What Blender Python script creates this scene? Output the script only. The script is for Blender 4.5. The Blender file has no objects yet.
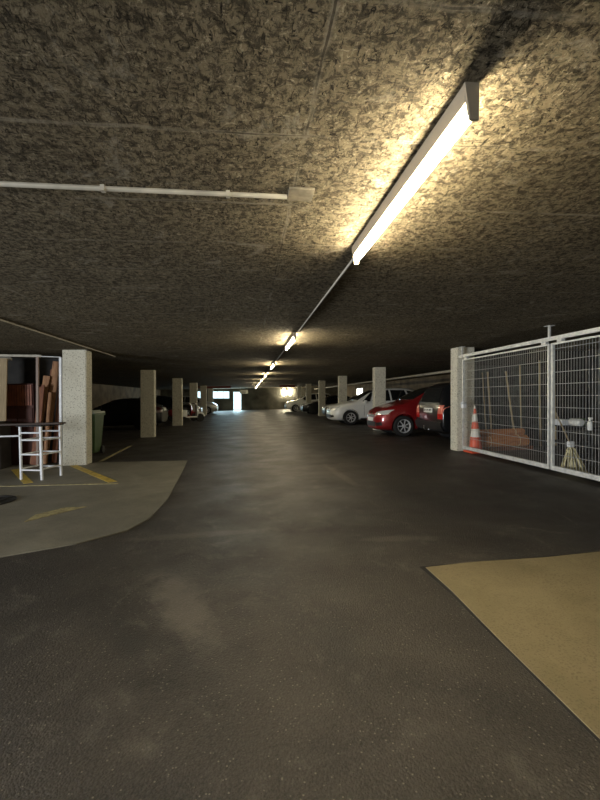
import bpy, bmesh, math, random
from mathutils import Matrix, Vector
from mathutils.bvhtree import BVHTree
random.seed(7)
PI = math.pi
col = bpy.context.scene.collection
SL = 0.021                                   # cross fall of the garage
def gz(x): return SL * x                     # floor height
def cz(x): return 2.35 + SL * x              # ceiling height

# ------------------------------------------------------------ materials
def nodes(name):
    m = bpy.data.materials.new(name); m.use_nodes = True
    return m, m.node_tree, m.node_tree.nodes['Principled BSDF']
def simple(name, c, rough=.5, metal=0, coat=0, var=0, vscale=8, bump=0, bscale=60):
    m, t, b = nodes(name)
    b.inputs['Base Color'].default_value = (*c, 1)
    b.inputs['Roughness'].default_value = rough
    b.inputs['Metallic'].default_value = metal
    b.inputs['Coat Weight'].default_value = coat
    b.inputs['Coat Roughness'].default_value = .06
    if var or bump:
        tc = t.nodes.new('ShaderNodeTexCoord')
    if var:
        n = t.nodes.new('ShaderNodeTexNoise'); n.inputs['Scale'].default_value = vscale; n.inputs['Detail'].default_value = 6
        r = t.nodes.new('ShaderNodeValToRGB')
        r.color_ramp.elements[0].position = .3; r.color_ramp.elements[1].position = .7
        r.color_ramp.elements[0].color = (*[x * (1 - var) for x in c], 1)
        r.color_ramp.elements[1].color = (*[min(1, x * (1 + var)) for x in c], 1)
        t.links.new(tc.outputs['Object'], n.inputs['Vector']); t.links.new(n.outputs['Fac'], r.inputs['Fac'])
        t.links.new(r.outputs['Color'], b.inputs['Base Color'])
    if bump:
        n2 = t.nodes.new('ShaderNodeTexNoise'); n2.inputs['Scale'].default_value = bscale; n2.inputs['Detail'].default_value = 4
        bu = t.nodes.new('ShaderNodeBump'); bu.inputs['Strength'].default_value = bump; bu.inputs['Distance'].default_value = .01
        t.links.new(tc.outputs['Object'], n2.inputs['Vector']); t.links.new(n2.outputs['Fac'], bu.inputs['Height'])
        t.links.new(bu.outputs['Normal'], b.inputs['Normal'])
    return m
def emis(name, c, s):
    m, t, b = nodes(name)
    b.inputs['Base Color'].default_value = (0, 0, 0, 1)
    b.inputs['Emission Color'].default_value = (*c, 1); b.inputs['Emission Strength'].default_value = s
    return m
class NT:
    def __init__(s, name):
        s.m, s.t, s.b = nodes(name)
        s.tc = s.t.nodes.new('ShaderNodeTexCoord').outputs['Object']
    def node(s, kind, ins={}, **kw):
        n = s.t.nodes.new(kind)
        for k, v in kw.items(): setattr(n, k, v)
        for k, v in ins.items():
            if hasattr(v, 'links') or isinstance(v, bpy.types.NodeSocket): s.t.links.new(v, n.inputs[k])
            else: n.inputs[k].default_value = v
        return n
    def noise(s, scale, detail=4, rough=.5, dist=0, vec=None):
        return s.node('ShaderNodeTexNoise', {'Scale': scale, 'Detail': detail, 'Roughness': rough, 'Distortion': dist, 'Vector': vec or s.tc}).outputs['Fac']
    def math(s, op, a, b=0.0, c=0.0, clamp=False):
        n = s.node('ShaderNodeMath', {0: a, 1: b, 2: c}, operation=op); n.use_clamp = clamp
        return n.outputs[0]
    def rng(s, v, a, b, c=0.0, d=1.0):
        return s.node('ShaderNodeMapRange', {'Value': v, 'From Min': a, 'From Max': b, 'To Min': c, 'To Max': d}).outputs[0]
    def mix(s, f, a, b, blend='MIX'):
        n = s.t.nodes.new('ShaderNodeMix'); n.data_type = 'RGBA'; n.blend_type = blend
        for k, v in ((0, f), (6, a), (7, b)):
            if isinstance(v, bpy.types.NodeSocket): s.t.links.new(v, n.inputs[k])
            elif k == 0: n.inputs[k].default_value = v
            else: n.inputs[k].default_value = (*v, 1)
        return n.outputs[2]
    def link(s, o, i): s.t.links.new(o, s.b.inputs[i])
    def bump(s, h, st, dist, prev=None):
        ins = {'Height': h, 'Strength': st, 'Distance': dist}
        if prev: ins['Normal'] = prev
        return s.node('ShaderNodeBump', ins).outputs[0]

def mat_ceiling():
    s = NT('wood_wool_board')
    def mp(rot, sc, loc=(0, 0, 0)): return s.node('ShaderNodeMapping', {'Vector': s.tc, 'Scale': sc, 'Rotation': (0, 0, rot), 'Location': loc}).outputs[0]
    a = s.noise(62, 5, .65, 1.0, mp(.5, (1, .35, 1))); b = s.noise(55, 5, .65, 1.2, mp(-.4, (.35, 1, 1))); d = s.noise(70, 5, .65, 1.0, mp(1.2, (1, .4, 1)))
    h = s.math('MINIMUM', s.math('MINIMUM', a, b), d)
    fib = s.math('MAXIMUM', s.math('MAXIMUM', a, b), d)          # pale fibres
    pits = s.rng(h, .345, .41)
    coarse = s.noise(26, 6, .8, .6)
    big = s.noise(1.1, 5, .6, .6)
    c = s.mix(pits, (.008, .0065, .004), (.275, .228, .148))
    c = s.mix(s.rng(fib, .61, .67, 0, .85), c, (.58, .50, .35))
    c = s.mix(s.rng(coarse, .46, .57, 0, .85), c, (.040, .033, .022))
    c = s.mix(s.rng(big, .35, .7, 0, .35), c, (.075, .06, .04))
    # smears of cement
    sm = s.noise(2.9, 8, .75, .9)
    c = s.mix(s.rng(sm, .57, .64, 0, .65), c, (.36, .325, .25))
    wx = s.node('ShaderNodeVectorMath', {0: s.tc, 1: s.node('ShaderNodeVectorMath', {0: s.node('ShaderNodeTexNoise', {'Vector': s.tc, 'Scale': 7.0, 'Detail': 4.0}).outputs['Color'], 1: (.03, .03, 0)}, operation='MULTIPLY').outputs[0]}, operation='ADD').outputs[0]
    def brick(ms, msm):
        return s.node('ShaderNodeTexBrick', {'Vector': s.node('ShaderNodeMapping', {'Vector': wx, 'Location': (-.245, .10, 0)}).outputs[0],
            'Scale': 1.0, 'Mortar Size': ms, 'Mortar Smooth': msm, 'Brick Width': 2.42, 'Row Height': .6}, offset=0.0, squash=1.0).outputs['Fac']
    seam = s.math('MULTIPLY', brick(.018, .8), s.rng(s.noise(3.2, 6, .7), .44, .58, .0, .9))
    c = s.mix(seam, c, (.34, .30, .225))
    gap = s.math('MULTIPLY', brick(.005, .4), s.rng(s.noise(2.1, 6, .7), .55, .42, .0, .7))
    c = s.mix(gap, c, (.02, .015, .01))
    s.link(c, 'Base Color'); s.b.inputs['Roughness'].default_value = .95
    s.b.inputs['Specular IOR Level'].default_value = .1
    n1 = s.bump(s.math('ADD', s.math('MULTIPLY', pits, .8), s.math('MULTIPLY', fib, .8)), 1.0, .020)
    n2 = s.bump(s.math('ADD', coarse, s.math('MULTIPLY', big, 1.5)), .8, .03, n1)
    s.link(n2, 'Normal')
    return s.m
def mat_asphalt():
    s = NT('worn_asphalt')
    g = s.noise(80, 4, .8); g2 = s.noise(45, 4, .7)
    sp = s.node('ShaderNodeTexVoronoi', {'Vector': s.tc, 'Scale': 95.0})
    spc = s.node('ShaderNodeSeparateColor', {'Color': sp.outputs['Color']}).outputs[0]
    c = s.mix(s.rng(g, .40, .62), (.010, .0085, .007), (.064, .055, .046))
    # single pale stones
    stone = s.math('MULTIPLY', s.rng(sp.outputs['Distance'], .42, .25), s.rng(spc, .93, .95))
    xyz = s.node('ShaderNodeSeparateXYZ', {'Vector': s.tc})
    warp = s.math('MULTIPLY', s.math('SUBTRACT', s.noise(.45, 4), .5), 3.0)
    x = s.math('ADD', xyz.outputs[0], warp)
    track = s.rng(s.math('ABSOLUTE', s.math('SUBTRACT', x, .35)), 2.4, .1)     # pale dusty lane driven along the middle
    c = s.mix(s.math('MULTIPLY', track, s.rng(s.noise(1.6, 6, .65), .35, .7, .1, .5)), c, (.135, .114, .088))
    st = s.noise(1.0, 8, .78, 1.4)
    c = s.mix(s.rng(st, .57, .63, 0, .4), c, (.12, .105, .085))
    blot = s.noise(.8, 6, .7, .8, s.node('ShaderNodeMapping', {'Vector': s.tc, 'Location': (5, 3, 0)}).outputs[0])
    c = s.mix(s.rng(blot, .52, .66, 0, .55), c, (.016, .014, .0115))
    c = s.mix(s.math('MULTIPLY', stone, .8), c, (.28, .25, .2))
    def blob(x, y, rx, ry, rot, f, colr):
        v = s.node('ShaderNodeMapping', {'Vector': s.tc, 'Location': (x, y, 0), 'Rotation': (0, 0, rot), 'Scale': (rx, ry, 1)}, vector_type='TEXTURE').outputs[0]
        sep = s.node('ShaderNodeSeparateXYZ', {'Vector': v})
        dd = s.math('SQRT', s.math('ADD', s.math('POWER', sep.outputs[0], 2.0), s.math('POWER', sep.outputs[1], 2.0)))
        dd = s.math('ADD', dd, s.math('MULTIPLY', s.math('SUBTRACT', s.noise(3.5, 8, .8), .5), 2.2))
        return s.mix(s.rng(dd, 1.0, .45, 0, f), c, colr)
    c = blob(-.42, 2.75, .20, .62, .35, .55, (.17, .148, .118))
    c = blob(-.62, 2.35, .10, .18, 0, .7, (.03, .027, .022))
    c = blob(1.35, 3.65, .45, .10, -.1, .5, (.17, .148, .118))
    c = blob(1.5, 6.9, .10, 1.2, .05, .45, (.17, .148, .118))
    c = blob(.45, 2.05, .12, .35, .2, .5, (.035, .031, .026))
    c = blob(-.5, 4.1, .75, .10, .05, .35, (.17, .148, .118))
    # thin pale rings and scrapes left by tyres and water
    ring = s.rng(s.math('ABSOLUTE', s.math('SUBTRACT', s.noise(.7, 3, .5, .4), .5)), .02, .0, 0, 1)
    c = s.mix(s.math('MULTIPLY', ring, s.rng(s.noise(3.5, 7, .8), .48, .62, 0, .5)), c, (.16, .14, .112))
    s.link(c, 'Base Color')
    s.link(s.rng(s.noise(1.4, 5), .3, .7, .42, .62), 'Roughness')
    s.b.inputs['Specular IOR Level'].default_value = .5
    n1 = s.bump(s.math('ADD', g, s.math('MULTIPLY', sp.outputs['Distance'], -.8)), .8, .007)
    n2 = s.bump(g2, .5, .008, n1)
    s.link(s.bump(s.noise(2.5, 3), .3, .04, n2), 'Normal')
    return s.m
def mat_patch(name, c0, c1, stain):
    s = NT(name)
    c = s.mix(s.rng(s.noise(2.2, 7, .65), .3, .7), c0, c1)
    c = s.mix(s.rng(s.noise(90, 2), .52, .68, 0, .5), c, tuple(v * .5 for v in c0))
    c = s.mix(s.rng(s.noise(.9, 7, .7, .5), .48, .68, 0, .55), c, tuple(v * 1.35 for v in c1))
    c = s.mix(s.rng(s.noise(4.5, 6, .7, .8), .62, .72, 0, .35), c, stain)
    s.link(c, 'Base Color'); s.b.inputs['Roughness'].default_value = .62
    s.b.inputs['Specular IOR Level'].default_value = .35
    s.link(s.bump(s.noise(70, 3), .25, .004, s.bump(s.noise(3, 4), .3, .02)), 'Normal')
    return s.m
def mat_column():
    s = NT('speckled_concrete')
    v = s.node('ShaderNodeTexVoronoi', {'Vector': s.tc, 'Scale': 26.0}, feature='F1')
    n = s.noise(34, 3, .6)
    c = s.mix(s.rng(n, .54, .66), (.62, .60, .50), (.22, .20, .15))
    c = s.mix(s.rng(v.outputs['Distance'], .3, .1, 0, .5), c, (.40, .375, .30))
    c = s.mix(s.rng(s.noise(2.5, 5), .5, .75, 0, .4), c, (.42, .39, .30))
    s.link(c, 'Base Color'); s.b.inputs['Roughness'].default_value = .85
    s.link(s.bump(n, .5, .006), 'Normal')
    return s.m
def mat_wood(name, c0, c1, axis='Z', sc=1):
    s = NT(name)
    S = {'Z': (14, 14, 1.2), 'X': (1.2, 14, 14), 'Y': (14, 1.2, 14)}[axis]
    v = s.node('ShaderNodeMapping', {'Vector': s.tc, 'Scale': tuple(q * sc for q in S)}).outputs[0]
    n = s.noise(3, 6, .65, .4, v)
    s.link(s.mix(s.rng(n, .3, .7), c0, c1), 'Base Color'); s.b.inputs['Roughness'].default_value = .7
    s.link(s.bump(n, .3, .004), 'Normal')
    return s.m
M = dict(
 ceiling=mat_ceiling(), asphalt=mat_asphalt(), column=mat_column(),
 patch_tan=mat_patch('tan_concrete', (.20, .165, .09), (.27, .22, .125), (.16, .13, .08)),
 patch_grey=mat_patch('grey_concrete', (.155, .145, .115), (.225, .21, .165), (.09, .082, .062)),
 paint=simple('yellow_paint', (.55, .40, .07), .6, var=.35, vscale=14),
 paint_old=simple('worn_yellow_paint', (.36, .31, .15), .65, var=.45, vscale=18),
 wall=simple('dirty_wall', (.20, .165, .12), .9, var=.4, vscale=1.5, bump=.4, bscale=20),
 wall_end=simple('end_wall_plaster', (.13, .125, .10), .9, var=.45, vscale=1.2, bump=.4, bscale=12),
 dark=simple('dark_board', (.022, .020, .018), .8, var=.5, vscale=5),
 steel=simple('galvanised_steel', (.68, .69, .67), .45, .4, var=.18, vscale=12),
 wire=simple('galvanised_wire', (.50, .51, .50), .45, .6),
 white_metal=simple('white_enamel', (.72, .74, .76), .4, var=.08, vscale=10),
 conduit=simple('white_conduit', (.42, .39, .32), .6, var=.2, vscale=9),
 batten=simple('batten_enamel', (.24, .20, .14), .6),
 tube=emis('fluorescent_glow', (1, .87, .60), 195), 
 black=simple('black_plastic', (.012, .012, .013), .45),
 rubber=simple('rubber', (.014, .014, .014), .8),
 alloy=simple('alloy', (.68, .69, .70), .4, .35),
 glass=simple('tinted_glass', (.012, .014, .015), .06, 0, .6),
 glass_lt=simple('clear_lamp_glass', (.75, .76, .74), .12, .25, .6),
 p_white=simple('white_car_paint', (.86, .86, .82), .3, 0, .8),
 p_red=simple('red_car_paint', (.26, .012, .014), .3, .25, .9),
 p_black=simple('black_car_paint', (.010, .011, .013), .3, .2, .9),
 p_silver=simple('silver_car_paint', (.45, .46, .45), .32, .5, .8),
 red_lens=simple('red_lens', (.55, .02, .015), .2, 0, .6),
 smoked_lens=simple('smoked_lens', (.05, .008, .008), .3, 0, .4),
 red_lens_glare=simple('red_lens_with_glare', (.75, .22, .16), .2, 0, .6),  # red lens with a pale reflection put into its colour
 plate=simple('plate_white', (.78, .79, .75), .45),
 ink=simple('plate_ink', (.02, .02, .02), .6),
 chrome=simple('chrome', (.75, .75, .75), .15, 1),
 cone=simple('cone_orange', (.72, .10, .04), .5, var=.15),
 cone_w=simple('cone_reflective', (.80, .78, .70), .45),
 reed=mat_wood('brown_reed', (.22, .075, .025), (.70, .29, .09), 'X', 1.6),
 strap=simple('pale_strap', (.55, .40, .22), .8),
 stake=mat_wood('pale_stake_wood', (.26, .20, .11), (.42, .34, .20)),
 redwood=mat_wood('red_brown_wood', (.10, .032, .014), (.34, .125, .055)),
 redwood_lt=mat_wood('rough_brown_wood', (.22, .095, .04), (.50, .27, .13)),
 cab=mat_wood('mahogany_panel', (.045, .012, .008), (.10, .028, .016)),
 tarp=simple('dark_tarp', (.05, .055, .055), .38, var=.6, vscale=9, bump=1.0, bscale=9),
 bin_g=simple('green_bin_plastic', (.045, .085, .025), .5, var=.15),
 bin_lid=simple('grey_green_lid', (.33, .36, .30), .45),
 mop=simple('cream_cotton', (.55, .50, .30), .95, var=.3, vscale=30),
 iron=simple('cast_iron', (.02, .019, .018), .6, .5, bump=.4),
 leaf=simple('green_cloth', (.10, .20, .06), .8),
 red_sign=simple('red_sign_paint', (.16, .04, .025), .7),
)

# ------------------------------------------------------------ geometry helpers
def box(bm, x0, x1, y0, y1, z0, z1, mtx=None, bev=0):
    vs = [Vector((x, y, z)) for x in (x0, x1) for y in (y0, y1) for z in (z0, z1)]
    if mtx: vs = [mtx @ v for v in vs]
    v = [bm.verts.new(p) for p in vs]
    fs = [bm.faces.new([v[i] for i in f]) for f in ((0, 1, 3, 2), (4, 6, 7, 5), (0, 4, 5, 1), (2, 3, 7, 6), (0, 2, 6, 4), (1, 5, 7, 3))]
    if bev:
        es = list({e for f in fs for e in f.edges})
        bmesh.ops.bevel(bm, geom=es, offset=bev, segments=2, affect='EDGES', profile=.5)
def tube(bm, pts, r, n=8, cap=True, r2=None):
    pts = [Vector(p) for p in pts]; rings = []
    for i, p in enumerate(pts):
        d = (pts[min(i + 1, len(pts) - 1)] - pts[max(i - 1, 0)]).normalized()
        up = Vector((0, 0, 1)) if abs(d.z) < .9 else Vector((1, 0, 0))
        a = d.cross(up).normalized(); b = d.cross(a).normalized()
        rr = r if r2 is None else r + (r2 - r) * i / (len(pts) - 1)
        rings.append([bm.verts.new(p + a * rr * math.cos(2 * PI * k / n) + b * rr * math.sin(2 * PI * k / n)) for k in range(n)])
    for A, B in zip(rings, rings[1:]):
        for k in range(n): bm.faces.new((A[k], A[(k + 1) % n], B[(k + 1) % n], B[k]))
    if cap: bm.faces.new(rings[0][::-1]); bm.faces.new(rings[-1])
def lathe(bm, prof, n=24, mtx=None, caps=True):
    rings = []
    for r, z in prof:
        ps = [Vector((r * math.cos(2 * PI * k / n), r * math.sin(2 * PI * k / n), z)) for k in range(n)]
        if mtx: ps = [mtx @ p for p in ps]
        rings.append([bm.verts.new(p) for p in ps])
    for A, B in zip(rings, rings[1:]):
        for k in range(n): bm.faces.new((A[k], A[(k + 1) % n], B[(k + 1) % n], B[k]))
    if caps: bm.faces.new(rings[0][::-1]); bm.faces.new(rings[-1])
def prism(bm, pts, z0, z1, slope=False):
    f = (lambda x: gz(x)) if slope else (lambda x: 0)
    a = [bm.verts.new((x, y, z0 + f(x))) for x, y in pts]; b = [bm.verts.new((x, y, z1 + f(x))) for x, y in pts]
    n = len(pts); bm.faces.new(a[::-1]); bm.faces.new(b)
    for i in range(n): bm.faces.new((a[i], a[(i + 1) % n], b[(i + 1) % n], b[i]))
def obj(name, bm, mat, parent=None, smooth=False):
    bmesh.ops.recalc_face_normals(bm, faces=bm.faces)
    me = bpy.data.meshes.new(name); bm.to_mesh(me); bm.free()
    me.materials.append(M[mat] if isinstance(mat, str) else mat)
    if smooth:
        for p in me.polygons: p.use_smooth = True
        if smooth != 'all': me.set_sharp_from_angle(angle=math.radians(40))
    o = bpy.data.objects.new(name, me); col.objects.link(o)
    if parent: o.parent = parent
    return o
def tag(o, label, cat, group=None, kind=None):
    if label: o['label'] = label
    if cat: o['category'] = cat
    if group: o['group'] = group
    if kind: o['kind'] = kind
    return o
def place(o, x, y, z=0, rz=0, tilt=True):
    o.matrix_world = Matrix.Translation((x, y, gz(x) + z)) @ (Matrix.Rotation(-SL, 4, 'Y') if tilt else Matrix()) @ Matrix.Rotation(rz, 4, 'Z')
def thing(name, label, cat, x=0, y=0, z=0, rz=0, group=None, tilt=True):
    o = bpy.data.objects.new(name, None); col.objects.link(o); o.empty_display_size = .2
    tag(o, label, cat, group); place(o, x, y, z, rz, tilt)
    return o
def part(name, fn, mat, parent, smooth=False):
    bm = bmesh.new(); fn(bm); return obj(name, bm, mat, parent, smooth)
def struct(name, fn, mat, parent=None, smooth=False):
    o = part(name, fn, mat, parent, smooth)
    if not parent: o['kind'] = 'structure'
    return o
def dup(root, label=None, group=None):
    r = root.copy(); col.objects.link(r)
    if label: r['label'] = label
    if group: r['group'] = group
    for ch in list(root.children):
        c = ch.copy(); col.objects.link(c); c.parent = r
        for g in ch.children:
            d = g.copy(); col.objects.link(d); d.parent = c
    return r

# ------------------------------------------------------------ room shell
XL, XR, YB, YE = -9.2, 10.8, -6.0, 46.0
def slab(z0, z1, base):
    def f(bm):
        v = []
        for z in (z0, z1):
            for x, y in ((XL - .3, YB - .3), (XR + .3, YB - .3), (XR + .3, YE + .3), (XL - .3, YE + .3)):
                v.append(bm.verts.new((x, y, base(x) + z)))
        for q in ((3, 2, 1, 0), (4, 5, 6, 7), (0, 1, 5, 4), (1, 2, 6, 5), (2, 3, 7, 6), (3, 0, 4, 7)): bm.faces.new([v[i] for i in q])
    return f
struct('floor', slab(-.25, 0, gz), 'asphalt')
struct('ceiling', slab(0, .25, cz), 'ceiling')
# left wall with a vehicle opening to the street beside the camera
def wl(bm):
    box(bm, XL - .2, XL, 1.2, YE, gz(XL) - .02, 2.2); box(bm, XL - .2, XL, YB, -3.4, gz(XL) - .02, 2.2)
    box(bm, XL - .2, XL, -3.4, 1.2, 1.95, 2.2)
struct('wall_left', wl, 'wall')
struct('wall_right', lambda bm: box(bm, XR, XR + .2, YB, YE, gz(XR) - .02, 2.62), 'wall')
struct('wall_back', lambda bm: box(bm, XL - .2, XR + .2, YB - .2, YB, -.25, 2.62), 'wall')
# end wall with a door and three high windows
wins = [(-3.95, -1.98, 1.22, 2.05), (-5.4, -4.6, 1.22, 2.05)]
dr = (-1.62, -.68, 0, 2.02)
def wall_end(bm):
    xs = sorted({XL - .2, XR + .2, *[w[0] for w in wins], *[w[1] for w in wins], dr[0], dr[1]})
    for a, b in zip(xs, xs[1:]):
        m = (a + b) / 2; holes = [w for w in wins + [dr] if w[0] < m < w[1]]
        if not holes: box(bm, a, b, YE, YE + .2, -.25, 2.62)
        else:
            h = holes[0]
            if h[2] > 0: box(bm, a, b, YE, YE + .2, -.25, h[2])
            box(bm, a, b, YE, YE + .2, h[3], 2.62)
struct('wall_end', wall_end, 'wall_end')
sky = emis('daylight_glass', (.66, .93, 1.0), 1.5)
for i, w in enumerate(wins):
    o = bpy.data.objects.new('window_%d' % (i + 1), None); col.objects.link(o); o['kind'] = 'structure'; o.location = (w[0], YE, w[2])
    W, H = w[1] - w[0], w[3] - w[2]
    part('window_pane', lambda bm: box(bm, 0, W, .1, .11, 0, H), sky, o)
    def fr(bm):
        for x in (0, W - .05): box(bm, x, x + .05, .04, .16, 0, H)
        for z in (0, H - .05): box(bm, .05, W - .05, .04, .16, z, z + .05)
        for k in range(1, 3): box(bm, W * k / 3 - .02, W * k / 3 + .02, .05, .15, .05, H - .05)
    part('window_frame', fr, 'steel', o)
o = bpy.data.objects.new('door_1', None); col.objects.link(o); o['kind'] = 'structure'; o.location = (dr[0], YE, gz(dr[0]))
part('door_glass', lambda bm: box(bm, .06, .88, .1, .11, .08, 2.0), sky, o)
def fr(bm):
    for x in (0, .88): box(bm, x, x + .06, .04, .16, 0, 2.04)
    for z in (0.0, 1.98): box(bm, .06, .88, .04, .16, z, z + .07)
    for z in (.55, 1.02, 1.5): box(bm, .06, .88, .07, .14, z, z + .03)
part('door_frame', fr, 'steel', o)
part('door_handle', lambda bm: tube(bm, [(.80, .06, 1.0), (.80, .03, 1.0), (.68, .03, 1.0)], .012), 'chrome', o)
# small lit window high on the far right wall
o = bpy.data.objects.new('window_3', None); col.objects.link(o); o['kind'] = 'structure'; o.location = (XR, 38.6, 1.6)
part('window_pane', lambda bm: box(bm, -.05, -.03, 0, 2.2, 0, .62), emis('lit_pane', (1, .97, .85), 2.2), o)
def fr(bm):
    for y in (-.06, 2.2): box(bm, -.07, 0, y, y + .06, -.06, .68)
    for z in (-.06, .62): box(bm, -.07, 0, 0, 2.2, z, z + .06)
part('window_frame', fr, 'steel', o)

# concrete areas let into the asphalt
struct('floor_patch', lambda bm: prism(bm, [(1.32, 3.0), (1.7, 3.03), (2.3, 3.02), (2.8, 3.05), (4.6, 3.12), (4.6, .3), (1.27, .3), (1.30, 1.41), (1.31, 2.06), (1.33, 2.6)], -.02, .006, True), 'patch_tan')
struct('floor_seam', lambda bm: prism(bm, [(1.28, 3.025), (2.3, 3.045), (4.64, 3.15), (4.64, .26), (1.25, .26), (1.285, 1.41), (1.295, 2.06), (1.305, 2.6)], -.02, .002, True), 'dark')
struct('floor_apron', lambda bm: prism(bm, [(-1.27, 9.07), (-1.18, 7.9), (-1.12, 6.97), (-1.04, 5.6), (-1.07, 4.75), (-1.2, 4.35), (-1.56, 4.03), (-2.07, 3.81), (-3.2, 3.5), (-9.15, 3.2), (-9.15, 9.4), (-3.2, 9.3), (-2.2, 9.18)], -.02, .010, True), 'patch_grey')
# painted markings
def line(label, pts, mat='paint', w=.1, z=.010):
    def f(bm):
        for (x0, y0), (x1, y1) in zip(pts, pts[1:]):
            d = Vector((x1 - x0, y1 - y0)).normalized(); n = Vector((-d.y, d.x)) * w / 2
            prism(bm, [(x0 + n.x, y0 + n.y), (x0 - n.x, y0 - n.y), (x1 - n.x, y1 - n.y), (x1 + n.x, y1 + n.y)], z, z + .004, True)
    return tag(part('painted_line', f, mat, None), label, 'floor marking')
line('yellow painted line running from foot of brightest left column towards the aisle', [(-3.50, 8.97), (-2.13, 6.98)], w=.13)
line('yellow painted line passing under the white stool frame on the left', [(-4.48, 8.75), (-3.49, 7.20)], w=.13, z=.010)
line('thin pale line across the grey concrete in front of the white stools', [(-6.0, 7.16), (-3.86, 7.03), (-2.0, 6.83)], 'paint_old', .05)
line('worn yellow line on dark asphalt behind the brightest left column', [(-3.15, 9.5), (-3.34, 12.49)], 'paint_old', .08, 0)
tag(part('painted_arrow', lambda bm: prism(bm, [(-2.40, 4.86), (-1.96, 5.42), (-2.22, 5.42), (-2.42, 5.14)], .010, .014, True), 'paint_old', None),
    'faded yellow pointed mark on the grey concrete near its front edge', 'floor marking')
t = thing('drain_cover', 'round dark iron cover in grey concrete at left edge of photo', 'drain cover', -3.42, 5.93)
part('rim', lambda bm: lathe(bm, [(.36, .0), (.36, .022), (.31, .024), (.31, .0)], 32), 'iron', t, True)
def dc(bm):
    lathe(bm, [(.305, .0), (.305, .018), (.29, .02)], 32)
    for k in range(-2, 3): box(bm, k * .1 - .02, k * .1 + .02, -.2, .2, .02, .027)
part('lid', dc, 'iron', t, True)

# ------------------------------------------------------------ columns
GC = 'square concrete columns along the aisle'
def column(x0, x1, y, label, dpt=.32):
    def f(bm):
        v = []
        for z in (0, 1):
            for x, yy in ((x0, y), (x1, y), (x1, y + dpt), (x0, y + dpt)):
                v.append(bm.verts.new((x, yy, (gz(x) - .005) if z == 0 else cz(x) + .005)))
        fs = [bm.faces.new([v[i] for i in q]) for q in ((3, 2, 1, 0), (4, 5, 6, 7), (0, 1, 5, 4), (1, 2, 6, 5), (2, 3, 7, 6), (3, 0, 4, 7))]
        es = [e for e in bm.edges if abs(e.verts[0].co.z - e.verts[1].co.z) > 1]
        bmesh.ops.bevel(bm, geom=es, offset=.012, segments=2, affect='EDGES')
    return tag(part('concrete_column', f, 'column', None), label, 'column', GC)
LL = ['wide speckled concrete column standing beside the green bin', 'second concrete column on the left, in front of the dark sedan',
      'third concrete column on the left, behind the tail of the dark sedan', 'fourth concrete column on the left, beside the scooter',
      'fifth concrete column on the left, near the far end', 'sixth and farthest concrete column on the left']
RR = ['nearest right concrete column, where the wire gate ends', 'concrete column between the white car and the red car',
      'concrete column seen over the bonnet of the white car', 'concrete column beyond the nose of the white car',
      'fifth concrete column on the right, beside the dark far car', 'sixth and farthest concrete column on the right']
for k in range(6):
    column(-3.72, -3.26, 9.0 + 6.2 * k, LL[k]); column(4.70, 5.12, 9.0 + 6.2 * k, RR[k])

# ------------------------------------------------------------ strip lights
def strip_light(label):
    t = thing('strip_light', label, 'strip light', .785, 0, 0, 0, 'fluorescent strip lights in a row along the aisle ceiling')
    Z = 2.35
    def body(bm):
        for y0, y1 in ((0, 1.54),):
            v = []
            for y in (y0, y1):
                v.append([bm.verts.new((x, y, z)) for x, z in ((-.024, Z), (.016, Z), (.012, Z - .062), (-.020, Z - .062))])
            A, B = v
            for k in range(4): bm.faces.new((A[k], A[(k + 1) % 4], B[(k + 1) % 4], B[k]))
            bm.faces.new(A[::-1]); bm.faces.new(B)
    part('housing', body, 'batten', t)
    for y in (-.012, 1.54):
        def cap(bm, y=y):
            pts = [(-.026, Z), (.026, Z), (.022, Z - .125), (-.010, Z - .125)]
            a = [bm.verts.new((x, y, z)) for x, z in pts]; b = [bm.verts.new((x, y + .012, z)) for x, z in pts]
            bm.faces.new(a[::-1]); bm.faces.new(b)
            for i in range(4): bm.faces.new((a[i], a[(i + 1) % 4], b[(i + 1) % 4], b[i]))
        part('end_cap', cap, 'batten', t)
    part('fluorescent_tube', lambda bm: tube(bm, [(.004, .02, Z - .100), (.004, 1.52, Z - .100)], .013, 12), 'tube', t, True)
    return t
names = ['large glowing strip light nearest the camera, overhead', 'second glowing strip light, at the far end of the thin ceiling conduit',
         'third glowing strip light along the aisle', 'fourth glowing strip light along the aisle', 'fifth glowing strip light along the aisle',
         'sixth glowing strip light along the aisle', 'seventh glowing strip light, close to the end wall', 'farthest strip light at the end wall']
L0 = None
ys = [1.35 + 5.42 * k for k in range(8)]
for i, y in enumerate(ys):
    if i == 0: L0 = o = strip_light(names[0])
    else: o = dup(L0, names[i] if i < 8 else 'strip light behind the camera, not in the picture')
    place(o, .80, y, -.002)
# conduits
def pipe(name, label, cat, pts, r, mat='conduit', clips=0):
    t = part(name, lambda bm: tube(bm, pts, r, 8), mat, None, True); tag(t, label, cat)
    if clips:
        a, b = Vector(pts[0]), Vector(pts[-1])
        for k in range(clips):
            p = a + (b - a) * ((k + .5) / clips)
            part('clip', lambda bm: box(bm, p.x - .010, p.x + .010, p.y - .015, p.y + .015, p.z - r * 1.12, p.z + r * 1.12), mat, t)
    return t
for k in range(7):
    y0, y1 = ys[k] + 1.56, ys[k + 1] - .02
    pipe('conduit', ['thin conduit on the ceiling from nearest strip light to the second', 'thin conduit between second and third strip lights'][k] if k < 2 else 'thin conduit on the ceiling between two far strip lights', 'conduit',
         [(.795, y0, cz(.795) - .012), (.795, y1, cz(.795) - .012)], .010)['group'] = 'conduits between the strip lights'
pipe('conduit', 'white conduit crossing the ceiling from the left to a square plate', 'conduit', [(-4.0, 2.10, cz(-4.0) - .016), (.20, 2.165, cz(.2) - .016)], .0125, clips=7)
def jb(bm): box(bm, .205, .335, 2.09, 2.22, cz(.27) - .012, cz(.27) + .003, bev=.003)
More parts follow.
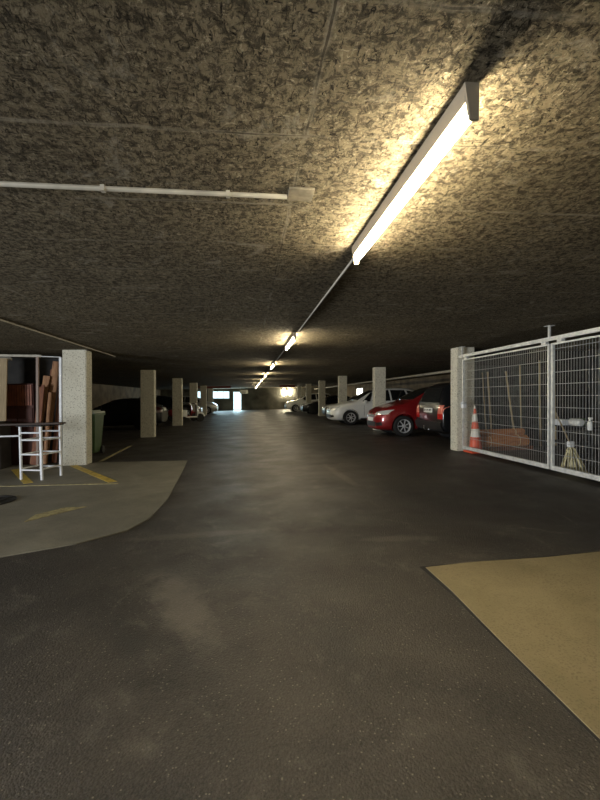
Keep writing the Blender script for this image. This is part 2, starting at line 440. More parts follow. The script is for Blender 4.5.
tag(part('junction_plate', jb, simple('dull_plate', (.20, .17, .12), .7, var=.4, vscale=20), None), 'flat square junction plate at the end of the white conduit', 'junction box')
pipe('conduit', 'dull conduit on the left ceiling running towards the brightest column', 'conduit', [(-3.04, 3.2, cz(-3.04) - .012), (-3.09, 10.3, cz(-3.09) - .012)], .010, 'conduit', clips=6)
pipe('overhead_pipe', 'pale pipe hung under the ceiling behind the parked cars on the right', 'pipe', [(7.3, 9.6, 2.28), (7.3, 45.9, 2.28)], .05, 'conduit')
# dark downstand beams of the far end with red stripes
box_sign = thing('ceiling_sign', 'small pale box sign hanging near the end wall', 'sign', -.35, 40.0)
part('sign_box', lambda bm: box(bm, -.38, .38, -.05, .05, 1.72, 2.06, bev=.01), simple('sign_face', (.55, .56, .50), .5), box_sign)
for x in (-.3, .3): part('hanger', lambda bm: tube(bm, [(x, 0, 2.05), (x, 0, 2.36)], .008, 6), 'steel', box_sign)
for x, w, lab in ((-2.6, 2.6, 'long red board under the far ceiling, left of the strip lights'), (3.2, 1.3, 'red board under the far ceiling, right of the strip lights')):
    t = thing('ceiling_board', lab, 'board', x, 34.0)
    part('panel', lambda bm: box(bm, -w / 2, w / 2, -.02, .02, 2.12, 2.30), 'red_sign', t)
    for s in (-1, 1): part('hanger', lambda bm: box(bm, s * w * .4 - .01, s * w * .4 + .01, -.01, .01, 2.3, 2.36), 'steel', t)

# ------------------------------------------------------------ wire gate on the right
XG = 4.76
def gate_panel(y0, y1, label):
    t = thing('wire_gate', label, 'gate', XG, y0, 0, 0, 'galvanised wire mesh gate panels on the right', tilt=False)
    Lg = y1 - y0; zb, zt = .07, 2.06
    for y in (0, Lg - .04): part('upright', lambda bm: box(bm, -.02, .02, y, y + .04, zb, zt), 'steel', t)
    part('bottom_rail', lambda bm: box(bm, -.025, .025, .04, Lg - .04, zb, zb + .07), 'steel', t)
    part('top_rail', lambda bm: box(bm, -.012, .012, .04, Lg - .04, zt - .025, zt), 'steel', t)
    def mesh(bm):
        n = int(Lg / .055)
        for k in range(1, n):
            y = Lg * k / n; tube(bm, [(.006, y, zb + .04), (.006, y, zt - .01)], .0026, 5)
        for k in range(1, 11):
            z = zb + .07 + (zt - zb - .07) * k / 10.5
            for dx in (-.004, .014): tube(bm, [(dx, .02, z), (dx, Lg - .02, z)], .0038, 5)
    part('wire_mesh', mesh, 'wire', t)
    return t
g1 = gate_panel(6.13, 8.86, 'wire mesh gate panel nearer the column, with latch and cone behind')
part('latch', lambda bm: (box(bm, -.05, .03, 2.62, 2.73, .98, 1.12, bev=.008), tube(bm, [(-.05, 2.60, 1.08), (-.12, 2.60, 1.08), (-.12, 2.50, 1.10)], .012)), 'white_metal', g1)
g2 = gate_panel(3.2, 6.09, 'wire mesh gate panel at the right edge of the photo')
t = thing('gate_track', 'long galvanised track hanging from the ceiling above the wire gate', 'rail', XG, 3.2, 0, 0, tilt=False)
part('track_rail', lambda bm: box(bm, -.025, .025, 0, 5.8, 2.105, 2.165), 'steel', t)
for y in (2.95, 5.7):
    part('hanger', lambda bm: (box(bm, -.012, .012, y - .02, y + .02, 2.165, 2.352), box(bm, -.05, .05, y - .06, y + .06, 2.34, 2.353)), 'steel', t)
for y in (2.7, 3.05, 5.5):
    part('roller', lambda bm: box(bm, -.03, .03, y - .05, y + .05, 2.062, 2.11), 'steel', t)

# ------------------------------------------------------------ storage behind the gate
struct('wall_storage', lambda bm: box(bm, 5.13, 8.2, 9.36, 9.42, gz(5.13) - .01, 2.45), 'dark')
def corr(bm):
    y, k = 1.5, 0
    prev = None
    while y < 9.34:
        x = 8.2 + (.03 if k % 2 else 0)
        cur = [bm.verts.new((x, y, z)) for z in (.10, 2.45)]
        if prev: bm.faces.new((prev[0], cur[0], cur[1], prev[1]))
        prev = cur; k += 1; y += .06
    bmesh.ops.solidify(bm, geom=bm.faces[:], thickness=.01)
struct('wall_storage_side', corr, simple('dull_corrugated', (.06, .06, .052), .5, .4, var=.4, vscale=3))
# cone
t = thing('traffic_cone', 'red and white traffic cone behind the end of the wire gate', 'traffic cone', 4.975, 8.70)
part('base', lambda bm: box(bm, -.19, .19, -.19, .19, 0, .04, bev=.012), 'cone', t)
def rc(z): return .145 - .122 * (z - .04) / .92
for a, b, m in ((.04, .34, 'cone'), (.34, .52, 'cone_w'), (.52, .68, 'cone'), (.68, .84, 'cone_w'), (.84, .96, 'cone')):
    e = .002 if m == 'cone_w' else 0
    part('band' if m == 'cone_w' else 'cone_body', lambda bm: lathe(bm, [(rc(a) + e, a), (rc(b) + e, b)], 24), m, t, True)
part('tip', lambda bm: lathe(bm, [(.02, .95), (.018, 1.0), (.01, 1.03)], 12), 'cone_w', t, True)
# rolls of reed screen on a pallet
t = thing('pallet', 'low dark wooden pallet under the brown reed rolls', 'pallet', 5.80, 9.03)
for yy in (-.2, 0, .2): part('bearer', lambda bm: box(bm, -.6, .6, yy - .04, yy + .04, 0, .06), 'redwood', t)
for k in range(6): part('slat', lambda bm: box(bm, -.6 + k * .225, -.6 + k * .225 + .09, -.24, .24, .062, .08), 'redwood', t)
def reedroll(label, x, y, z, L, r):
    t = thing('reed_roll', label, 'rolled mat', x, y, z + .002, 0, 'rolled brown reed screens behind the gate')
    def f(bm):
        n = 34; m = Matrix.Rotation(PI / 2, 4, 'Y')
        for ring in range(4):
            R = r - .008 - ring * .022
            nn = max(8, int(n * R / r))
            for k in range(nn):
                a = 2 * PI * k / nn; j = random.uniform(-.015, .015)
                tube(bm, [(-L / 2 + j, R * math.cos(a), r + R * math.sin(a)), (L / 2 + j, R * math.cos(a), r + R * math.sin(a))], .0125, 5)
    part('reeds', f, 'reed', t, True)
    for xx in (-.32 * L, .3 * L):
        part('strap', lambda bm: tube(bm, [(xx, (r + .006) * math.cos(a), r + (r + .006) * math.sin(a)) for a in [2 * PI * k / 20 for k in range(21)]], .009, 6), 'strap', t, True)
reedroll('thick rolled brown reed screen lying in front on the pallet', 5.75, 8.885, .084, 1.12, .12)
reedroll('rolled brown reed screen lying at the back of the pallet', 5.80, 9.145, .084, 1.05, .115)
reedroll('thin rolled brown reed screen lying on top of the other two', 5.76, 9.02, .290, 1.1, .085)
# stakes leaning on the partition
GS = 'pale wooden stakes leaning behind the reed rolls'
def stake(x0, x1, h, label, y=9.28, r=.022):
    t = part('wooden_stake', lambda bm: tube(bm, [(x0, y - .02, gz(x0) + .002), (x1, y, gz(x0) + h)], r, 7), 'stake', None, True)
    tag(t, label, 'wooden stake', GS)
stake(5.72, 5.60, 1.80, 'pale stake upright behind the left end of the reed rolls')
stake(5.58, 5.47, 1.78, 'leftmost thin pale stake, leaning left behind the cone', r=.014)
stake(6.32, 6.06, 1.80, 'pale stake leaning left behind the middle of the reed rolls')
stake(6.46, 6.42, 1.95, 'brown stake standing behind the right end of the reed rolls', r=.018)
stake(6.95, 6.92, 2.05, 'tall stake right of the reed rolls, near the double gate posts', r=.024)
stake(7.35, 7.30, 2.0, 'stake in the dark corner right of the reed rolls', r=.02)
def tarp(bm):
    nx, nz = 30, 24; g = []
    for i in range(nx + 1):
        r = []
        for j in range(nz + 1):
            x = 5.2 + 1.9 * i / nx; z = .12 + 1.95 * j / nz
            r.append(bm.verts.new((x, 9.338 + .010 * math.sin(i * 1.3 + j * .4) * math.cos(j * .7), z)))
        g.append(r)
    for i in range(nx):
        for j in range(nz): bm.faces.new((g[i][j], g[i + 1][j], g[i + 1][j + 1], g[i][j + 1]))
    bmesh.ops.solidify(bm, geom=bm.faces[:], thickness=.004)
tag(part('tarpaulin', tarp, 'tarp', None, True), 'crumpled dark shiny tarpaulin hung behind the stakes', 'tarpaulin')
# leaning boards, shelf and odds and ends behind the second gate panel
GB = 'tall boards leaning behind the right gate panel'
for k, (y, w, h, c) in enumerate(((8.3, .10, 1.9, 'stake'), (7.9, .06, 1.7, 'stake'), (7.2, .12, 2.0, 'redwood'), (6.7, .05, 1.8, 'stake'), (6.2, .09, 2.05, 'redwood'))):
    m = Matrix.Translation((7.9, y, gz(7.9) + .004)) @ Matrix.Rotation(.1, 4, 'Y')
    tag(part('leaning_board', lambda bm: box(bm, 0, .03, -w / 2, w / 2, 0, h, m), c, None),
        ['wide pale board leaning at the back, nearest the dark corner', 'narrow pale board leaning at the back beside the wide one', 'wide brown board leaning at the back of the store',
         'narrowest pale board leaning at the back of the store', 'tall brown board leaning at the back, closest to photo edge'][k], 'board', GB)
t = thing('shelf_unit', 'dark open shelf standing at the back of the wire store', 'shelf', 6.75, 8.0)
for a, b in ((-.2, -.6), (.2, -.6), (-.2, .6), (.2, .6)): part('leg', lambda bm: box(bm, a - .02, a + .02, b - .02, b + .02, 0, 1.3), 'black', t)
for z in (.2, .56): part('shelf', lambda bm: box(bm, -.21, .21, -.62, .62, z, z + .025), 'black', t)
t = thing('storage_box', 'small white plastic box on the dark shelf', 'box', 6.62, 8.22, .587)
part('body', lambda bm: box(bm, -.1, .1, -.17, .17, 0, .1, bev=.01), 'white_metal', t); part('lid', lambda bm: box(bm, -.11, .11, -.18, .18, .1, .12, bev=.005), 'plate', t)
t = thing('cloth_roll', 'white cloth roll lying on the dark shelf', 'roll', 6.62, 7.78, .587)
part('cloth', lambda bm: lathe(bm, [(.06, -.15), (.075, -.13), (.075, .13), (.06, .15)], 16, Matrix.Translation((0, 0, .08)) @ Matrix.Rotation(PI / 2, 4, 'X')), 'plate', t, True)
t = thing('folded_cloth', 'green folded cloth lying between box and roll on the shelf', 'cloth', 6.84, 7.98, .587)
part('folds', lambda bm: [box(bm, -.1, .1, -.14, .14, k * .05, k * .05 + .045, bev=.018) for k in range(3)], 'leaf', t, True)
# cream mop
t = thing('mop', 'cream cotton mop drooping on the floor behind the right gate panel', 'mop', 5.12, 6.12)
def mop(bm):
    for k in range(70):
        a = random.uniform(0, 2 * PI); R = random.uniform(.05, .22); h = random.uniform(.36, .46)
        ca, sa = math.cos(a), math.sin(a)
        tube(bm, [(0, 0, h), (ca * R * .35, sa * R * .35, h - .07), (ca * R * .75, sa * R * .75, h * .4), (ca * R, sa * R, .014)], .011, 5)
part('strands', mop, 'mop', t, True)
part('clamp', lambda bm: box(bm, -.05, .05, -.03, .03, .41, .50, bev=.01), 'white_metal', t)
part('handle', lambda bm: tube(bm, [(0, 0, .45), (.30, .9, 1.25)], .013, 8), 'stake', t, True)
t = thing('spray_bottle', 'small white bottle standing on a wire crate behind the gate', 'bottle', 5.64, 6.33, .645)
part('body', lambda bm: lathe(bm, [(.035, 0), (.04, .02), (.04, .12), (.018, .16), (.018, .18)], 14), 'plate', t, True)
part('cap', lambda bm: box(bm, -.02, .02, -.045, .02, .18, .215, bev=.005), 'plate', t)
t = thing('wire_crate', 'dark wire crate holding up the small white bottle', 'crate', 5.64, 6.33)
def cr(bm):
    for z in (.02, .22, .42, .63):
        tube(bm, [(-.2, -.3, z), (.2, -.3, z), (.2, .3, z), (-.2, .3, z), (-.2, -.3, z)], .006, 5)
    for k in range(8):
        y = -.3 + .6 * k / 7
        for x in (-.2, .2): tube(bm, [(x, y, .01), (x, y, .63)], .004, 5)
        tube(bm, [(-.2, y, .63), (.2, y, .63)], .006, 5)
    for k in range(5):
        x = -.2 + .4 * k / 4
        for y in (-.3, .3): tube(bm, [(x, y, .01), (x, y, .63)], .004, 5)
part('grid', cr, simple('dark_wire', (.10, .10, .09), .5, .5), t)

# ------------------------------------------------------------ storage on the left
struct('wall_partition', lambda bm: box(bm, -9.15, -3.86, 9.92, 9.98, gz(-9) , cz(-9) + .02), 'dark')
t = thing('fence_frame', 'bare metal fence frame beside the brightest left column', 'fence', -4.0, 9.12, 0, 0, tilt=False)
def px_(bm, x): box(bm, x - .022, x + .022, -.022, .022, -.079, 2.215)
part('post', lambda bm: px_(bm, .20), 'white_metal', t); part('post', lambda bm: px_(bm, -.24), simple('brown_metal', (.20, .13, .09), .5), t)
part('rail', lambda bm: box(bm, -3.2, -.17, -.02, .02, 2.215, 2.26), 'conduit', t)
part('rail', lambda bm: box(bm, -3.2, -.75, .022, .062, 2.15, 2.20), 'conduit', t)
part('rail', lambda bm: tube(bm, [(-.17, 0, 2.23), (.2, 0, 2.22)], .012), 'steel', t)
# bundle of leaning boards
GW = 'rough brown planks leaning beside the left column'
pl = [(-4.27, -4.07, 9.42, 2.17, .15, 'redwood_lt', 'tallest pale brown plank of the leaning bundle'), (-4.44, -4.23, 9.36, 1.86, .13, 'redwood_lt', 'broad rough plank just left of the tallest one'),
      (-4.34, -4.16, 9.50, 2.0, .12, 'redwood', 'red brown plank at the back of the bundle behind the tallest'), (-4.40, -4.30, 9.27, 1.62, .10, 'redwood', 'shortest plank at the left of the bundle'),
      (-4.08, -3.99, 9.47, 1.86, .10, 'redwood', 'red brown plank right of the tallest, nearest the column'), (-4.20, -4.14, 9.32, 1.5, .07, 'redwood_lt', 'narrow plank standing in front of the bundle'),
      (-4.32, -4.24, 9.22, 1.66, .06, 'redwood', 'slim dark plank at the front left of the bundle')]
for x0, x1, y, h, w, m, lab in pl:
    a = math.atan2(x1 - x0, h)
    mt = Matrix.Translation((x0, y, gz(x0) + .012 + w / 2 * math.sin(a))) @ Matrix.Rotation(a, 4, 'Y') @ Matrix.Rotation(-.08, 4, 'X')
    tag(part('wooden_plank', lambda bm: box(bm, -w / 2, w / 2, -.016, .016, 0, h, mt, bev=.004), m, None), lab, 'plank', GW)
# dark red cupboard with a slatted top half
t = thing('slatted_cupboard', 'dark red wooden cupboard with slatted top behind the stools', 'cupboard', -4.75, 9.62)
part('carcass', lambda bm: box(bm, -.31, .31, -.18, .24, 0, 1.70, bev=.006), 'cab', t)
part('slats', lambda bm: [box(bm, -.30 + k * .05, -.30 + k * .05 + .034, -.205, -.18, 1.24, 1.67) for k in range(12)], simple('red_slat', (.24, .075, .035), .6, var=.3), t)
for s in (-1, 1): part('door', lambda bm: box(bm, s * .15 - .14, s * .15 + .14, -.20, -.18, .06, 1.18, bev=.004), 'cab', t)
# pale board at the left edge
tag(part('leaning_board', lambda bm: box(bm, -.35, .17, -.012, .012, 0, 1.25, Matrix.Translation((-4.94, 9.0, gz(-5.1) + .95)) @ Matrix.Rotation(-.04, 4, 'X'), bev=.003), mat_wood('pale_chipboard', (.26, .19, .10), (.38, .29, .17)), None),
    'tall pale brown board standing at the left edge of photo', 'board')
t = thing('storage_crate', 'dark crate on the floor under the pale brown board', 'crate', -5.03, 9.02)
part('body', lambda bm: box(bm, -.25, .25, -.2, .2, 0, .88, bev=.01), 'dark', t)
part('lid', lambda bm: box(bm, -.26, .26, -.21, .21, .88, .93, bev=.01), 'black', t)
# white stools
def stool(label, x, y, rz, rungs_a, rungs_b):
    t = thing('stool_frame', label, 'stool', x, y, .0155, rz, 'white tubular stool frames on the left')
    q = .205
    for a in (-q, q):
        for b in (-q, q): part('leg', lambda bm: tube(bm, [(a, b, 0), (a, b, .885)], .022, 10), 'white_metal', t, True)
    for z in rungs_a:
        for b in (-q, q): part('rung', lambda bm: tube(bm, [(-q, b, z), (q, b, z)], .014, 8), 'white_metal', t, True)
    for z in rungs_b:
        for a in (-q, q): part('rung', lambda bm: tube(bm, [(a, -q, z), (a, q, z)], .014, 8), 'white_metal', t, True)
    part('seat', lambda bm: box(bm, -.25, .25, -.25, .25, .885, .905, bev=.006), 'black', t)
stool('white tubular stool frame with ladder rungs, in full view', -3.50, 7.66, -.34, (.78, .66, .42, .16), (.66, .42, .18))
stool('white tubular stool frame cut off by the left edge of photo', -4.47, 7.55, -.12, (.16,), (.16,))
pipe('handrail', 'pale horizontal bar linking the two white stool frames', 'bar', [(-4.235, 7.50, .66), (-3.765, 7.50, .67)], .014, 'white_metal')
tag(part('wooden_plank', lambda bm: box(bm, -.9, .72, -.11, .11, 0, .03, Matrix.Translation((-3.85, 7.62, gz(-3.85) + .923)) @ Matrix.Rotation(-SL, 4, 'Y') @ Matrix.Rotation(-.02, 4, 'Z'), bev=.005), mat_wood('dark_plank', (.025, .014, .010), (.055, .03, .02), 'X'), None),
    'dark plank lying across the tops of the white stool frames', 'plank')
# green wheelie bin
t = thing('wheelie_bin', 'green wheeled rubbish bin behind the brightest left column', 'bin', -3.84, 10.75)
def bb(bm):
    a = [bm.verts.new((x, y, .06)) for x, y in ((-.21, -.24), (.21, -.24), (.21, .22), (-.21, .22))]
    b = [bm.verts.new((x, y, .98)) for x, y in ((-.28, -.36), (.28, -.36), (.28, .33), (-.28, .33))]
    bm.faces.new(a[::-1]); bm.faces.new(b)
    for i in range(4): bm.faces.new((a[i], a[(i + 1) % 4], b[(i + 1) % 4], b[i]))
    bmesh.ops.bevel(bm, geom=bm.edges[:], offset=.025, segments=2, affect='EDGES')
part('body', bb, 'bin_g', t, True)
part('rim', lambda bm: box(bm, -.30, .30, -.39, .35, .95, 1.0, bev=.012), 'bin_g', t)
part('lid', lambda bm: (box(bm, -.30, .30, -.40, .34, 1.0, 1.05, bev=.02), box(bm, -.22, .22, -.3, .25, 1.05, 1.08, bev=.012)), 'bin_lid', t, True)
part('handle', lambda bm: tube(bm, [(-.25, .33, .98), (-.25, .41, 1.02), (.25, .41, 1.02), (.25, .33, .98)], .016), 'bin_g', t, True)
for s in (-1, 1): part('wheel', lambda bm: lathe(bm, [(.09, -.025), (.10, -.015), (.10, .015), (.09, .025)], 18, Matrix.Translation((s * .245, .24, .10)) @ Matrix.Rotation(PI / 2, 4, 'Y')), 'rubber', t, True)

# ------------------------------------------------------------ cars (nose at +x, origin on the ground under the centre)
def eval_mesh(o):
    dg = bpy.context.evaluated_depsgraph_get(); me = bpy.data.meshes.new_from_object(o.evaluated_get(dg)); return me
def interp(tab, s):
    for (a, *u), (b, *v) in zip(tab, tab[1:]):
        if s <= b:
            f = (s - a) / (b - a) if b > a else 0
            return [p + (q - p) * f for p, q in zip(u, v)]
    return list(tab[-1][1:])
MPV = [ # s, ztop, zbelt, halfw, zbottom, roof halfw
 (0, .66, .56, .50, .30, .42), (.03, .74, .62, .62, .24, .54), (.12, .84, .70, .74, .20, .62), (.32, .92, .80, .84, .18, .68), (.65, .985, .87, .885, .18, .72),
 (1.0, 1.04, .92, .90, .18, .73), (1.15, 1.10, .93, .90, .18, .72), (1.6, 1.37, .96, .90, .18, .64), (2.0, 1.56, .98, .90, .18, .58), (2.4, 1.635, .99, .90, .18, .57), (3.1, 1.65, 1.01, .90, .18, .57),
 (3.7, 1.62, 1.03, .895, .18, .56), (4.08, 1.54, 1.04, .87, .20, .54), (4.24, 1.25, 1.02, .84, .23, .58), (4.33, 1.0, .9, .80, .27, .62), (4.36, .8, .7, .72, .32, .6)]
COMPACT = [
 (0, .62, .54, .46, .27, .40), (.04, .74, .62, .60, .22, .52), (.14, .85, .70, .72, .19, .60), (.36, .95, .80, .81, .17, .66), (.65, 1.03, .88, .85, .17, .70),
 (.92, 1.09, .93, .865, .17, .71), (1.05, 1.14, .94, .865, .17, .70), (1.5, 1.38, .97, .865, .17, .62), (1.9, 1.54, .99, .865, .17, .57), (2.25, 1.60, 1.0, .865, .17, .56), (2.9, 1.61, 1.02, .865, .17, .56),
 (3.5, 1.57, 1.04, .86, .17, .55), (3.86, 1.48, 1.05, .84, .19, .53), (3.98, 1.2, 1.0, .81, .22, .57), (4.05, .95, .88, .77, .26, .6), (4.08, .78, .7, .70, .30, .58)]
ESTATE = [
 (0, .62, .54, .50, .28, .42), (.03, .70, .60, .62, .23, .54), (.12, .79, .68, .74, .19, .62), (.35, .86, .77, .84, .18, .68), (.8, .93, .85, .88, .18, .72),
 (1.2, .98, .90, .90, .18, .73), (1.35, 1.04, .91, .90, .18, .72), (1.8, 1.32, .94, .90, .18, .64), (2.2, 1.52, .96, .90, .18, .59), (2.5, 1.60, .97, .90, .18, .58), (3.3, 1.64, .99, .90, .18, .58),
 (4.0, 1.62, 1.01, .895, .20, .58), (4.28, 1.58, 1.02, .88, .22, .58), (4.42, 1.28, 1.02, .875, .26, .64), (4.50, 1.0, .94, .86, .30, .70), (4.52, .8, .72, .80, .34, .68)]
SEDAN = [
 (0, .58, .50, .50, .26, .42), (.03, .66, .56, .62, .21, .54), (.12, .75, .64, .74, .18, .62), (.4, .83, .74, .84, .17, .68), (.8, .89, .81, .87, .17, .72),
 (1.2, .94, .86, .88, .17, .73), (1.35, .98, .87, .88, .17, .72), (1.8, 1.20, .90, .88, .17, .64), (2.2, 1.36, .92, .88, .17, .58), (2.5, 1.42, .93, .88, .17, .56), (3.0, 1.42, .95, .88, .17, .56),
 (3.4, 1.36, .97, .88, .17, .57), (3.9, 1.14, .98, .87, .18, .62), (4.1, 1.04, .96, .85, .20, .66), (4.26, .98, .88, .82, .24, .66), (4.34, .78, .7, .74, .28, .6)]
def make_car(label, tab, paint, fw, rw, wr=.325, tail_glare=False, tz=(.72, .86, 1.12), lens='red_lens', group=None, bump_black=False, ws=(1.08, 1.95), sw=None, rg=None):
    L = tab[-1][0]; X = lambda s: L / 2 - s
    t = thing('car', label, 'car', 0, 0, 0, 0, group)
    bm = bmesh.new(); rings = []
    ss = sorted({r[0] for r in tab} | {fw - .36, fw - .2, fw, fw + .2, fw + .36, rw - .36, rw - .2, rw, rw + .2, rw + .36})
    for s in ss:
        zt, zbel, w, zb, wrf = interp(tab, s); h = zt - zbel
        half = [(0, zb), (w * .78, zb), (w * .96, zb + .09), (w * .995, zb + .26), (w, (zb + zbel) * .54), (w * .985, zbel - .06), (w * .955, zbel),
                ((w * .955 + wrf) / 2 + .01, zbel + h * .55), (wrf, zt - min(.07, h * .35)), (wrf * .8, zt - min(.022, h * .12)), (0, zt)]
        ring = [(y, z) for y, z in half] + [(-y, z) for y, z in half[-2:0:-1]]
        rings.append([bm.verts.new((X(s), y, z)) for y, z in ring])
    n = len(rings[0])
    for A, B in zip(rings, rings[1:]):
        for k in range(n): bm.faces.new((A[k], A[(k + 1) % n], B[(k + 1) % n], B[k]))
    bm.faces.new(rings[0]); bm.faces.new(rings[-1][::-1])
    tmp = obj('tmp', bm, paint)
    md = tmp.modifiers.new('s', 'SUBSURF'); md.levels = md.render_levels = 2
    me = eval_mesh(tmp); tmp.modifiers.clear(); tmp.data = me
    W = max(r[3] for r in tab)
    bmr = bmesh.new(); bmr.from_mesh(me); bvh = BVHTree.FromBMesh(bmr); bmr.free()
    cb = bmesh.new()
    for s in (fw, rw):
        for sd in (-1, 1):
            lathe(cb, [(wr + .055, sd * (W - .26)), (wr + .055, sd * (W + .2))], 32, Matrix.Translation((X(s), 0, wr)) @ Matrix.Rotation(-PI / 2, 4, 'X'))
    cut = obj('cut', cb, 'black')
    md = tmp.modifiers.new('b', 'BOOLEAN'); md.operation = 'DIFFERENCE'; md.solver = 'EXACT'; md.object = cut
    me = eval_mesh(tmp)
    bpy.data.objects.remove(tmp); bpy.data.objects.remove(cut)
    me.materials.clear(); me.materials.append(M[paint])
    for p in me.polygons: p.use_smooth = True
    me.set_sharp_from_angle(angle=math.radians(38))
    b = bpy.data.objects.new('body', me); col.objects.link(b); b.parent = t
    def patch(name, ax, corners, mat, parent=None, th=.008, nu=10, nv=5, off=.003):
        """corners (4) in the plane seen along ax; laid on the body surface with a small thickness"""
        bm = bmesh.new(); g = []
        dr = {'+x': Vector((-1, 0, 0)), '-x': Vector((1, 0, 0)), '+y': Vector((0, -1, 0)), '-y': Vector((0, 1, 0)), '+z': Vector((0, 0, -1))}[ax]
        for i in range(nu + 1):
            row = []
            for j in range(nv + 1):
                u, v = i / nu, j / nv
                c = [Vector(q) for q in corners]
                p = (c[0] * (1 - u) + c[1] * u) * (1 - v) + (c[3] * (1 - u) + c[2] * u) * v
                if ax[1] == 'x': o3 = Vector((0, p.x, p.y))
                elif ax[1] == 'y': o3 = Vector((p.x, 0, p.y))
                else: o3 = Vector((p.x, p.y, 0))
                hit = bvh.ray_cast(o3 - dr * 6, dr)
                row.append(None if hit[0] is None else (hit[0], hit[1] if hit[1].dot(dr) < 0 else -hit[1]))
            g.append(row)
        top = {}; bot = {}
        for i, r in enumerate(g):
            for j, h in enumerate(r):
                if h:
                    top[i, j] = bm.verts.new(h[0] + h[1] * (off + th)); bot[i, j] = bm.verts.new(h[0] - h[1] * .004)
        cells = [(i, j) for i in range(nu) for j in range(nv) if all(q in top for q in ((i, j), (i + 1, j), (i + 1, j + 1), (i, j + 1)))]
        cs = set(cells)
        for i, j in cells:
            q = ((i, j), (i + 1, j), (i + 1, j + 1), (i, j + 1))
            bm.faces.new([top[k] for k in q]); bm.faces.new([bot[k] for k in q][::-1])
            for (a, c2, nb) in ((q[0], q[1], (i, j - 1)), (q[1], q[2], (i + 1, j)), (q[2], q[3], (i, j + 1)), (q[3], q[0], (i - 1, j))):
                if nb not in cs: bm.faces.new((top[a], bot[a], bot[c2], top[c2]))
        if not bm.faces: bm.free(); return None
        return obj(name, bm, mat, parent or t, True)
    # glass
    s0, s1 = ws; z0 = interp(tab, s0)[0] + .01; z1 = interp(tab, s1)[0] - .01
    patch('windscreen', '+x', [(-.66, z0), (.66, z0), (.52, z1), (-.52, z1)], 'glass', nu=14, nv=8)
    r0, r1 = rg
    patch('rear_window', '-x', [(-.62, r0), (.62, r0), (.50, r1), (-.50, r1)], 'glass', nu=12, nv=6)
    for sg in ('+y', '-y'):
        for q in sw: patch('side_window', sg, [(X(a), z) for a, z in q], 'glass', nu=10, nv=6)
        my = (1 if sg == '+y' else -1)
        sm = ws[0] + .42
        part('mirror', lambda bm: box(bm, X(sm) - .05, X(sm) + .07, my * (W + .02) - .09, my * (W + .02) + .09, .96, 1.09, bev=.03), paint, t, True)
        for sd_, zz in ((ws[0] + 1.15, .88), (ws[0] + 2.05, .9)):
            patch('door_handle', sg, [(X(sd_), zz), (X(sd_ + .2), zz), (X(sd_ + .2), zz + .03), (X(sd_), zz + .03)], paint, nu=4, nv=2, th=.025)
        for sl in (ws[0] + .35, ws[0] + 1.3):
            patch('door_seam', sg, [(X(sl), .35), (X(sl + .012), .35), (X(sl + .012), .93), (X(sl), .93)], 'black', nu=2, nv=8, th=.0005, off=.0005)
        y1 = my
        patch('headlight', '+x', [(y1 * .40, .66), (y1 * .78, .70), (y1 * .80, .84), (y1 * .42, .76)], 'glass_lt', nu=8, nv=5)
        patch('front_grille', '+x', [(y1 * .52, .34), (y1 * .70, .36), (y1 * .70, .46), (y1 * .50, .44)], 'black', nu=5, nv=3)
        patch('sill_trim', sg, [(X(fw + .45), .22), (X(rw - .45), .22), (X(rw - .45), .29), (X(fw + .45), .29)], 'black', nu=12, nv=2, th=.01)
        tl = patch('tail_light', '-x', [(y1 * .60, tz[1]), (y1 * .84, tz[1]), (y1 * .86, tz[2]), (y1 * .66, tz[2])], 'red_lens_glare' if tail_glare else lens, nu=6, nv=7)
        patch('tail_light', '-x', [(y1 * .60, tz[0]), (y1 * .84, tz[0]), (y1 * .84, tz[1]), (y1 * .60, tz[1])], lens, nu=6, nv=4)
    patch('front_grille', '+x', [(-.34, .62), (.34, .62), (.30, .69), (-.30, .69)], 'black', nu=10, nv=3)
    patch('front_grille', '+x', [(-.44, .32), (.44, .32), (.48, .46), (-.48, .46)], 'black', nu=10, nv=4)
    patch('license_plate', '+x', [(-.26, .48), (.26, .48), (.26, .59), (-.26, .59)], 'plate', nu=6, nv=3, th=.015)
    lp = patch('license_plate', '-x', [(-.26, .80), (.26, .80), (.26, .92), (-.26, .92)], 'plate', nu=6, nv=3, th=.015)
    if bump_black: patch('bumper', '-x', [(-.80, .36), (.80, .36), (.82, .56), (-.82, .56)], 'black', nu=14, nv=5, th=.05)
    patch('badge', '+x', [(-.055, .70), (.055, .70), (.05, .77), (-.05, .77)], 'chrome', nu=3, nv=3, th=.01)
    for s in (fw, rw):
        for sd in (-1, 1):
            yc = sd * (W - .125)
            MT = Matrix.Translation((X(s), yc, wr)) @ Matrix.Rotation(-PI / 2 * sd, 4, 'X')   # local +z points outwards
            wh = part('wheel', lambda bm: lathe(bm, [(wr - .13, -.10), (wr - .03, -.105), (wr - .004, -.08), (wr, 0), (wr - .004, .08), (wr - .03, .105), (wr - .12, .10), (wr - .125, .02)], 36, MT), 'rubber', t, True)
            def rim(bm):
                R = wr - .115
                lathe(bm, [(R - .025, .07), (R, .104), (R + .006, .104), (R + .006, .03), (R - .025, .03), (R - .025, .07)], 32, MT, False)
                lathe(bm, [(.05, .03), (.05, .095), (.03, .10)], 16, MT)
                for k in range(7):
                    mm = MT @ Matrix.Rotation(2 * PI * k / 7, 4, 'Z')
                    box(bm, .03, R, -.014, .014, .07, .092, mm)
            part('rim', rim, 'alloy', wh, True)
    return t
swM = [[(1.42, 1.04), (1.78, 1.03), (1.95, 1.44), (1.86, 1.42)], [(1.86, 1.03), (2.72, 1.04), (2.70, 1.53), (2.05, 1.48)], [(2.80, 1.05), (3.55, 1.07), (3.45, 1.51), (2.78, 1.53)], [(3.63, 1.08), (4.0, 1.12), (3.92, 1.42), (3.56, 1.49)]]
